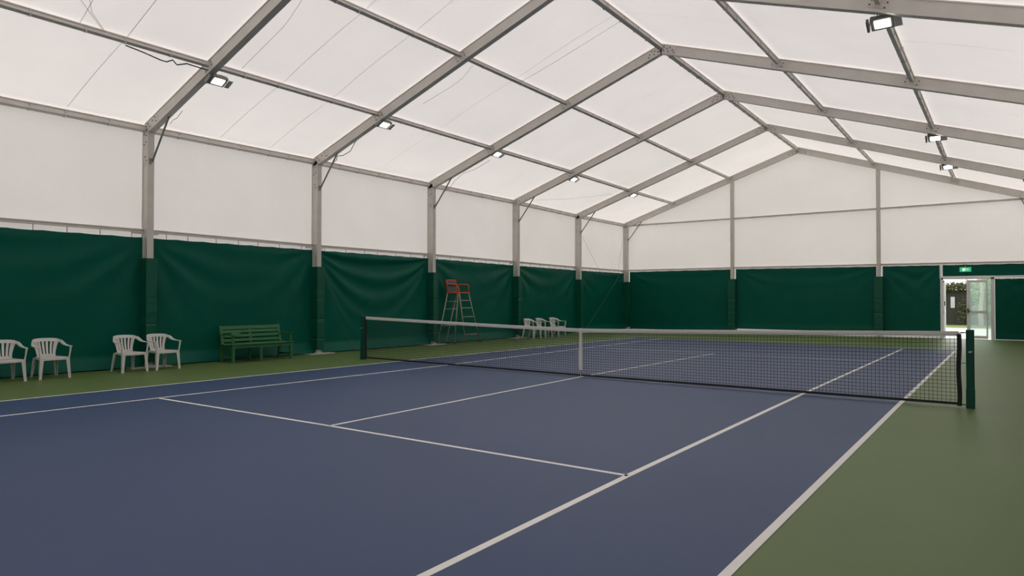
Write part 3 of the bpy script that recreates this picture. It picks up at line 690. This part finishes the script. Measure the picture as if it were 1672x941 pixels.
# ------------------------------------------------------------------ umpire chair
Z0 = 1.70
xf, xb = -8.02, -8.43
yn = PXp(750, 478, xf).y; yfr = PXp(765, 478, xf).y; ynb = PXp(731, 478, xb).y; yfb = ynb+(yfr-yn)
zs = PXp(750, 478, xf).z
tcx, tcy = (xf+xb)/2, (yn+yfr)/2
t = empty('umpire_chair', (tcx, tcy, 0), 'tall umpire chair with red tube seat frame and ladder legs by the left wall', 'umpire chair'); L = (tcx, tcy, 0)
fn_, ff, bn_, bf = Vector((xf, yn, zs)), Vector((xf, yfr, zs)), Vector((xb, ynb, zs)), Vector((xb, yfb, zs))
C_, D_ = G(760, 561), G(783.5, 561); D_ = Vector((C_.x, PXp(783.5, 561, C_.x).y, 0))
A_ = Vector((-8.53, PXp(714.5, 562, -8.53).y, 0)); E_ = Vector((-8.50, PXp(728, 556, -8.50).y, 0)); B_ = Vector((-8.22, PXp(742, 561, -8.22).y, 0))
r_ = .017
legs = {}
for nm, a, b in (('C', C_, fn_), ('D', D_, ff), ('A', A_, bn_), ('E', E_, bf), ('B', B_, fn_+Vector((-.04, -.01, 0)))):
    mb = MB(); mb.tube([a+Vector((0, 0, .03)), b], r_, 8); lg = mb.build('leg', M['ladder'], t, L, smooth=True); legs[nm] = (a, b)
    mb = MB(); mb.tube([a, a+Vector((0, 0, .055))], .024, 8); mb.build('rubber_foot', M['red'] if nm in 'C' else M['black'], lg, L)
def onleg(nm, z): a, b = legs[nm]; return a.lerp(b, (z-a.z)/(b.z-a.z))
for z in (.30, .61, .90, 1.20, 1.47-.02):
    mb = MB(); mb.tube([onleg('C', z), onleg('D', z)], .014, 8); mb.build('rung', M['ladder'], t, L, smooth=True)
for z in (.62, 1.17, 1.42):
    mb = MB(); mb.tube([onleg('A', z), onleg('B', z)], .012, 8); mb.build('cross_brace', M['ladder'], t, L, smooth=True)
mb = MB(); mb.tube([onleg('A', .62), onleg('E', .62)], .012, 8); mb.build('cross_brace', M['ladder'], t, L, smooth=True)
# red seat frame
zb1, za, zt1 = zs, zs+.27, zs+.41
mb = MB()
for P in ([fn_, ff, bf, bn_, fn_],): mb.tube(P, .019, 8)
for a, b in ((bn_, bf),):
    lean = Vector((-.07, 0, 0))
    mb.tube([bn_, bn_+Vector((-.02, 0, .2)), bn_+lean+Vector((0, 0, .40)), bn_+lean+Vector((0, .03, .42)), bf+lean+Vector((0, -.03, .42)), bf+lean+Vector((0, 0, .40)), bf+Vector((-.02, 0, .2)), bf], .018, 8)
mb.build('seat_frame', M['red'], t, L, smooth=True)
for b_, f_, cv in ((bn_, fn_, [(-.16, .262), (-.08, .22), (-.03, .15), (-.01, .08)]), (bf, ff, [(-.06, .275), (-.01, .25), (0, .20)])):
    mb = MB(); mb.tube([b_+Vector((-.04, 0, .26)), b_+Vector((.1, 0, .28))]+[f_+Vector((a_, 0, c_)) for a_, c_ in cv]+[f_], .017, 8); mb.build('armrest', M['red'], t, L, smooth=True)
mb = MB(); mb.strip([(bn_.lerp(bf, .5)+Vector((-.005, 0, .03)), (.004, 0, 0), (0, (yfr-yn)/2-.02, 0)), (bn_.lerp(bf, .5)+Vector((-.022, 0, .215)), (.004, 0, 0), (0, (yfr-yn)/2-.02, 0))]); mb.build('back_panel', M['mesh_grey'], t, L)
mb = MB(); mb.strip([(bn_.lerp(bf, .5)+Vector((-.035, 0, .27)), (.004, 0, 0), (0, (yfr-yn)/2-.025, 0)), (bn_.lerp(bf, .5)+Vector((-.06, 0, .40)), (.004, 0, 0), (0, (yfr-yn)/2-.025, 0))]); mb.build('back_panel', M['mesh_grey'], t, L)
mb = MB(); mb.box((xb+.01, yn+.0, zs-.008), (xf-.01, yfr-.0, zs+.012)); mb.build('seat', M['mesh_grey'], t, L)

# ------------------------------------------------------------------ outside
mb = MB(); mb.grid(lambda u, v: (lerp(-30, 40, u), lerp(-30, 60, v), -.06), 10, 10); mb.build('ground', M['gravel'], kind='structure')
mb = MB(); mb.box((-4, MY1+.06, -.055), (14, 31.0, -.012)); mb.build('paved_path', M['pave'], kind='structure')
mb = MB(); mb.box((-10, 31.0, -.055), (20, 37.0, -.02)); mb.build('lawn', M['grass'], kind='structure')
YH = 36.4
t = empty('garden_fence', (6, YH, 0), 'dark board fence outside seen through the open doorway', 'fence'); L = (6, YH, 0)
mb = MB()
for k in range(60):
    x = -4+k*.3; mb.box((x, YH+rnd.uniform(0, .03), -.04), (x+.302, YH+.06, 2.05+rnd.uniform(-.02, .02)))
mb.build('board_panel', M['fence'], t, L)
mb = MB(); mb.box((-4, YH-.04, 1.93), (14, YH+.0, 2.03)); mb.build('top_rail', M['fence'], t, L)
def leaves(cs, n, size, seed, name, m, parent=None, L=None, label=None):
    """leaf clump: many small folded leaves scattered through ellipsoids (centre, radii)"""
    r = random.Random(seed); mb = MB()
    for _ in range(n):
        c, rad = cs[r.randrange(len(cs))]; v = Vector((r.gauss(0, 1), r.gauss(0, 1), r.gauss(0, 1))).normalized()*(r.random()**.45)
        p = Vector((c[0]+v.x*rad[0], c[1]+v.y*rad[1], c[2]+v.z*rad[2])); a = Vector((r.gauss(0, 1), r.gauss(0, 1), r.gauss(0, 1))).normalized(); b = a.orthogonal().normalized(); s = size*r.uniform(.6, 1.3); n_ = a.cross(b)
        mb.add([p-a*s, p+b*s*.5+n_*s*.15, p+a*s, p-b*s*.5+n_*s*.15], [(0, 1, 2), (0, 2, 3)])
    return mb.build(name, m, parent, L)
h = leaves([((x*.7-3, YH-.05, 2.19+.06*math.sin(x*1.3)), (.6, .28, .30)) for x in range(24)], 14000, .07, 3, 'ivy_hedge', M['leaf']); tag(h, 'bushy ivy growing along the top of the dark fence outside the doorway', 'hedge')
h['kind'] = 'stuff'
h = leaves([((PYp(1572, 500, YH).x+x*.4, YH-.22, .75+.3*math.sin(x*1.9)), (.3, .12, .85)) for x in range(5)], 1200, .055, 5, 'climbing_ivy', M['leaf']); tag(h, 'dark climbing ivy on the garden fence outside', 'ivy'); h['kind'] = 'stuff'
a, b = PYp(1552, 485, YH-.08), PYp(1559, 503, YH-.08)
mb = MB(); mb.box((a.x, YH-.02, b.z), (b.x, YH+.0, a.z)); o = mb.build('notice_board', M['paper'], loc=(a.x, YH-.1, b.z)); tag(o, 'white paper notice fixed to the dark fence outside the doorway', 'notice')
# tree and shrub behind the glass leaf
tc = PYp(1602, 500, 33.0)
t = empty('garden_tree', (tc.x, 33.0, 0), 'small pale-barked tree outside seen through the closed glass door leaf', 'tree'); L = (tc.x, 33.0, 0)
mb = MB(); mb.tube([(tc.x, 33, -.04), (tc.x-.05, 33, .8), (tc.x+.04, 33, 1.7), (tc.x-.02, 33, 2.8)], [.13, .10, .09, .05], 10); mb.build('trunk', M['bark'], t, L, smooth=True)
leaves([((tc.x+x*.55, 33.4+(x % 2)*.3, 1.9+.5*math.sin(x*2.1)), (.50, .5, .8)) for x in range(0, 4)]+[((tc.x+x*.5, 33.5, .9), (.45, .3, .35)) for x in range(0, 3)], 6000, .075, 9, 'foliage', M['leaf2'], t, L)
